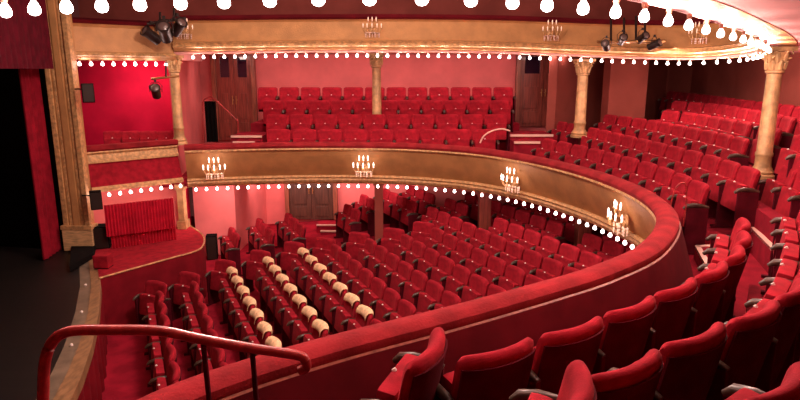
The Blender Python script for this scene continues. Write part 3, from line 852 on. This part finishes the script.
for i, (x, y) in enumerate(((606, 44), (622, 38), (642, 36), (654, 43))):
    spotlight(aty(x, y+2, 11.85), .4*i-.5, -.4, .8, f'small spotlight, {ordi(i+1)} from the left on the long lighting bar')

# ================================================================ CRYSTAL SCONCES
def sconce(P, rz, lit, label, s=1.0):
    r = empty('crystal_sconce', P, rz); tag(r, label, 'sconce', 'crystal sconces on the balcony fronts')
    MB().sphere((0, -.02, 0), .07*s, 12, 8, (1, .35, 1.3)).build('backplate', 'gold_trim', r, True)
    for k in range(8):
        hi = .13*s if k > 4 else 0
        a = (k-2)*.42 if k < 5 else (k-6)*.6
        ex, ey = math.sin(a)*(.26 if k < 5 else .15)*s, -.06*s-math.cos(a)*(.16 if k < 5 else .10)*s
        pts = [(0, -.03*s, -.02*s+hi*.3), (ex*.4, ey*.5, -.08*s+hi), (ex*.8, ey*.9, -.06*s+hi), (ex, ey, .02*s+hi)]
        arm = MB().tube(pts, .008*s, 6).lathe([(.006*s, .02*s), (.026*s, .03*s), (.022*s, .036*s)], (ex, ey, hi), 8).build('arm', 'gold_trim', r, True)
        MB().lathe([(.008*s, .036*s), (.008*s, .07*s), (.014*s, .09*s), (.011*s, .11*s), (.002*s, .135*s)], (ex, ey, hi), 8).build('candle', 'candle' if lit else 'candle_dim', arm, True)
    mb = MB(); mb.tube([(math.sin((k-4)*.26)*(.14+.07*(k % 2))*s, -math.cos((k-4)*.26)*(.14+.07*(k % 2))*.7*s, -.06*s) for k in range(9)], .006*s, 5)
    for k in range(9):
        a = (k-4)*.26; R = .14+.07*(k % 2)
        x, y = math.sin(a)*R*s, -math.cos(a)*R*.7*s
        mb.tube([(x, y, -.055*s), (x, y, -.15*s)], .003*s, 4)
        for j in range(3): mb.sphere((x, y, (-.07-.04*j)*s), (.014-.003*j)*s, 6, 4, (1, 1, 1.6))
    mb.build('crystal_drops', 'crystal' if not lit else 'candle_dim', r)  # drops of lit sconces glow by themselves in place of candlelight
    if lit:
        l = add_light((0, -.30*s, .05*s), 2.2, .05); l.parent = r
    return r
def face_n(P):
    i = min(range(len(R_IN)), key=lambda i: (R_IN[i].xy-Vector((P[0], P[1]))).length); return normals(R_IN)[i], R_IN[i]
for n_, ((x, y), D, lit, lab) in enumerate((((214, 175), 12.75, True, 'lit crystal sconce on the lower balcony front nearest the side box'), ((365, 169), 12.9, True, 'lit crystal sconce at the middle of the lower balcony front'),
        ((515, 185), 11.6, True, 'lit crystal sconce on the lower balcony front where it starts to curve'), ((628, 232), 8.5, True, 'bright crystal sconce at the right-hand bend of the lower balcony front'))):
    P = aty(x, y, D); nrm, q = face_n(P)
    zrel = -2.08
    base = Vector((q.x+nrm.x*.20, q.y+nrm.y*.20, ZC+zrel))
    # slide along the front until it stands at the right place
    best = min(((proj((p.x+m_.x*.16, p.y+m_.y*.16, ZC+zrel))[0]-x)**2, i) for i, (p, m_) in enumerate(zip(R_IN, normals(R_IN))) if p.y > 6.5)
    p, m_ = R_IN[best[1]], normals(R_IN)[best[1]]
    sconce(Vector((p.x+m_.x*.16, p.y+m_.y*.16, ZC+zrel)), facing(m_.x, m_.y), True, lab, 1.12)
for (x, lab) in ((188, 'unlit crystal sconce on the upper balcony front beside the spotlight cluster'), (376, 'unlit crystal sconce at the middle of the upper balcony front'), (552, 'unlit crystal sconce on the upper balcony front left of the long bar'),
                 (703, 'crystal sconce at the right end of the upper balcony front')):
    ns = normals(UF)
    best = min((abs(proj((p.x, p.y, p.z+.42))[0]-x), i) for i, p in enumerate(UF) if p.y > 11)
    p, m_ = UF[best[1]], ns[best[1]]
    sconce(Vector((p.x-m_.x*.01, p.y-m_.y*.01, p.z+.44)), facing(m_.x, m_.y), False, lab, .95)

# ================================================================ HANDRAILS
def handrail(name, pts, r, m, label, posts=(), n=8, pr=None):
    o = empty(name, (0, 0, 0)); tag(o, label, 'handrail')
    MB().tube(spline([tuple(p) for p in pts], n), r, 12).build('tube', m, o, True)
    for a, b in posts: MB().tube([a, b], pr or r*.7, 8).build('post', m if name != 'stair_handrail' else 'velvet_dark', o, True)
    return o
hd = 2.0
hp = [aty(x, y, hd+.25*min(1, (x-40)/260)) for x, y in [(42, 440), (43, 400), (45, 362), (54, 340), (72, 331), (110, 330), (160, 331), (200, 339), (250, 348), (296, 355), (305, 360), (306, 368), (299, 371)]]
def down(x, y, x2): 
    a = aty(x, y, hd+.25*min(1, (x-40)/260)); return (a, Vector((a.x+.02, a.y, a.z-.75)))
handrail('stair_handrail', hp, .020, 'rail_paint', 'thick worn red stair handrail curving across the lower left foreground', [down(203, 341, 0), down(252, 349, 0)], pr=.011)
handrail('hoop_handrail', [aty(x, y, 7.2) for x, y in [(669, 228), (671, 205), (675, 190), (681, 183), (686, 186), (686, 205), (683, 226)]], .009, 'rail_paint', 'thin red hoop handrail at the bend of the balcony rail')
handrail('aisle_handrail', [aty(x, y, 12.9) for x, y in [(480, 143), (484, 136), (492, 131), (502, 129), (510, 131)]], .018, 'nosing', 'thin curved handrail beside the steps below the right-hand doors')
handrail('wall_handrail', [aty(x, y, 14.6) for x, y in [(203, 112), (203, 102), (207, 98), (213, 98), (225, 109), (238, 121)]], .018, 'rail_paint', 'thin handrail descending in front of the left-hand doors', [(aty(203, 112, 14.6), aty(203, 140, 14.6)), (aty(238, 121, 14.6), aty(238, 142, 14.6))])
a = aty(204, 100, 14.9)
o = pleats((a.x, a.y), (a.x+.28, a.y), ZC-1.75, ZC-.75, 30, .03, 'hanging_coat', 'black', waves=3)
tag(o, 'dark coat hanging by the sloping handrail left of the doors', 'coat')

# landing steps beside block A
def flight(x0, x1, y, n, z0, dz, label, D):
    e = empty('landing_steps', (0, 0, 0)); tag(e, label, 'steps')
    for k in range(n):
        a = aty(x0[k], y[k], D[k]); b = aty(x1[k], y[k], D[k])
        MB().box(((a.x+b.x)/2, D[k]+.5, (a.z+ZC-2.28)/2), (b.x-a.x, 1.0, a.z-(ZC-2.28))).build('tread', 'carpet', e)
        MB().box(((a.x+b.x)/2, D[k]-.01, a.z-.01), (b.x-a.x, .05, .05)).build('nosing', 'nosing', e)
flight([231, 233], [262, 255], [136, 142], 2, 0, 0, 'two pale-edged steps left of the far seat block', [14.0, 13.5])
flight([510, 514], [553, 540], [135, 142], 2, 0, 0, 'two pale-edged steps below the right-hand balcony doors', [14.2, 13.6])

# projecting pier on the back wall
a = aty(618, 100, 14.6); 
struct_build(MB().box((aty(628, 100, 14.6).x, 14.9, ZC-.9), (.9, .5, 2.8)), 'wall_pier', 'wall_dim_red')

# ================================================================ LIGHTS
def area(P, size, power, color, target=None, sy=None):
    l = bpy.data.lights.new('fill_light', 'AREA'); l.energy = power; l.color = color; l.shape = 'RECTANGLE'; l.size = sy or size; l.size_y = size
    o = bpy.data.objects.new('fill_light', l); col.objects.link(o); o.location = P
    if target: o.rotation_euler = (Vector(target)-Vector(P)).to_track_quat('-Z', 'Y').to_euler()
    return o
area((-1, 8.0, ZC+4.3), 5, 160, (1.0, .72, .62))  # added overhead fill light, unseen and without a fixture
def fill_point(P, power, size):  # added unseen point light that brightens the fronts, walls and seats
    l = bpy.data.lights.new('fill_point_light', 'POINT'); l.energy = power; l.shadow_soft_size = size; l.color = (1.0, .72, .62)
    o = bpy.data.objects.new('fill_point_light', l); col.objects.link(o); o.location = P
fill_point((-.8, 7.2, ZC+1.9), 620, .5)
# unseen fill lights added below the soffits to brighten the walls
area((-.3, 15.4, ZC+.40), .4, 100, (1.0, .68, .60), (-.3, 16.3, ZC-1.3), 9)
area((5.2, 13.0, ZC+.38), .4, 24, (1.0, .62, .52), (5.6, 13.0, ZC-1.3), 3)
area((-1.9, 15.0, ZC-2.60), .3, 42, (1.0, .68, .60), (-1.9, 16.6, ZC-3.2), 4)
area((-3.9, 13.0, ZC-2.50), .3, 22, (1.0, .68, .60), (-4.6, 14.2, ZC-3.6), 1)
area((-5.7, 12.9, ZC+.17), .3, 22, (1.0, .68, .60), (-5.9, 13.6, ZC-1), 1)

w = bpy.data.worlds.new('world'); bpy.context.scene.world = w; w.use_nodes = True
w.node_tree.nodes['Background'].inputs[0].default_value = (.35, .08, .07, 1); w.node_tree.nodes['Background'].inputs[1].default_value = .12

# ================================================================ CAMERA
cam = bpy.data.cameras.new('camera'); cam.sensor_width = 36; cam.lens = F/800*36; cam.clip_start = .05
co = bpy.data.objects.new('camera', cam); col.objects.link(co)
co.location = (0, 0, ZC); co.rotation_euler = (PI/2 - TILT, 0, 0)
sc = bpy.context.scene; sc.camera = co
sc.view_settings.view_transform = 'Standard'; sc.view_settings.look = 'None'; sc.view_settings.gamma = 1; sc.view_settings.use_curve_mapping = False
sc.view_settings.exposure = 0.55
sc.cycles.max_bounces = 6
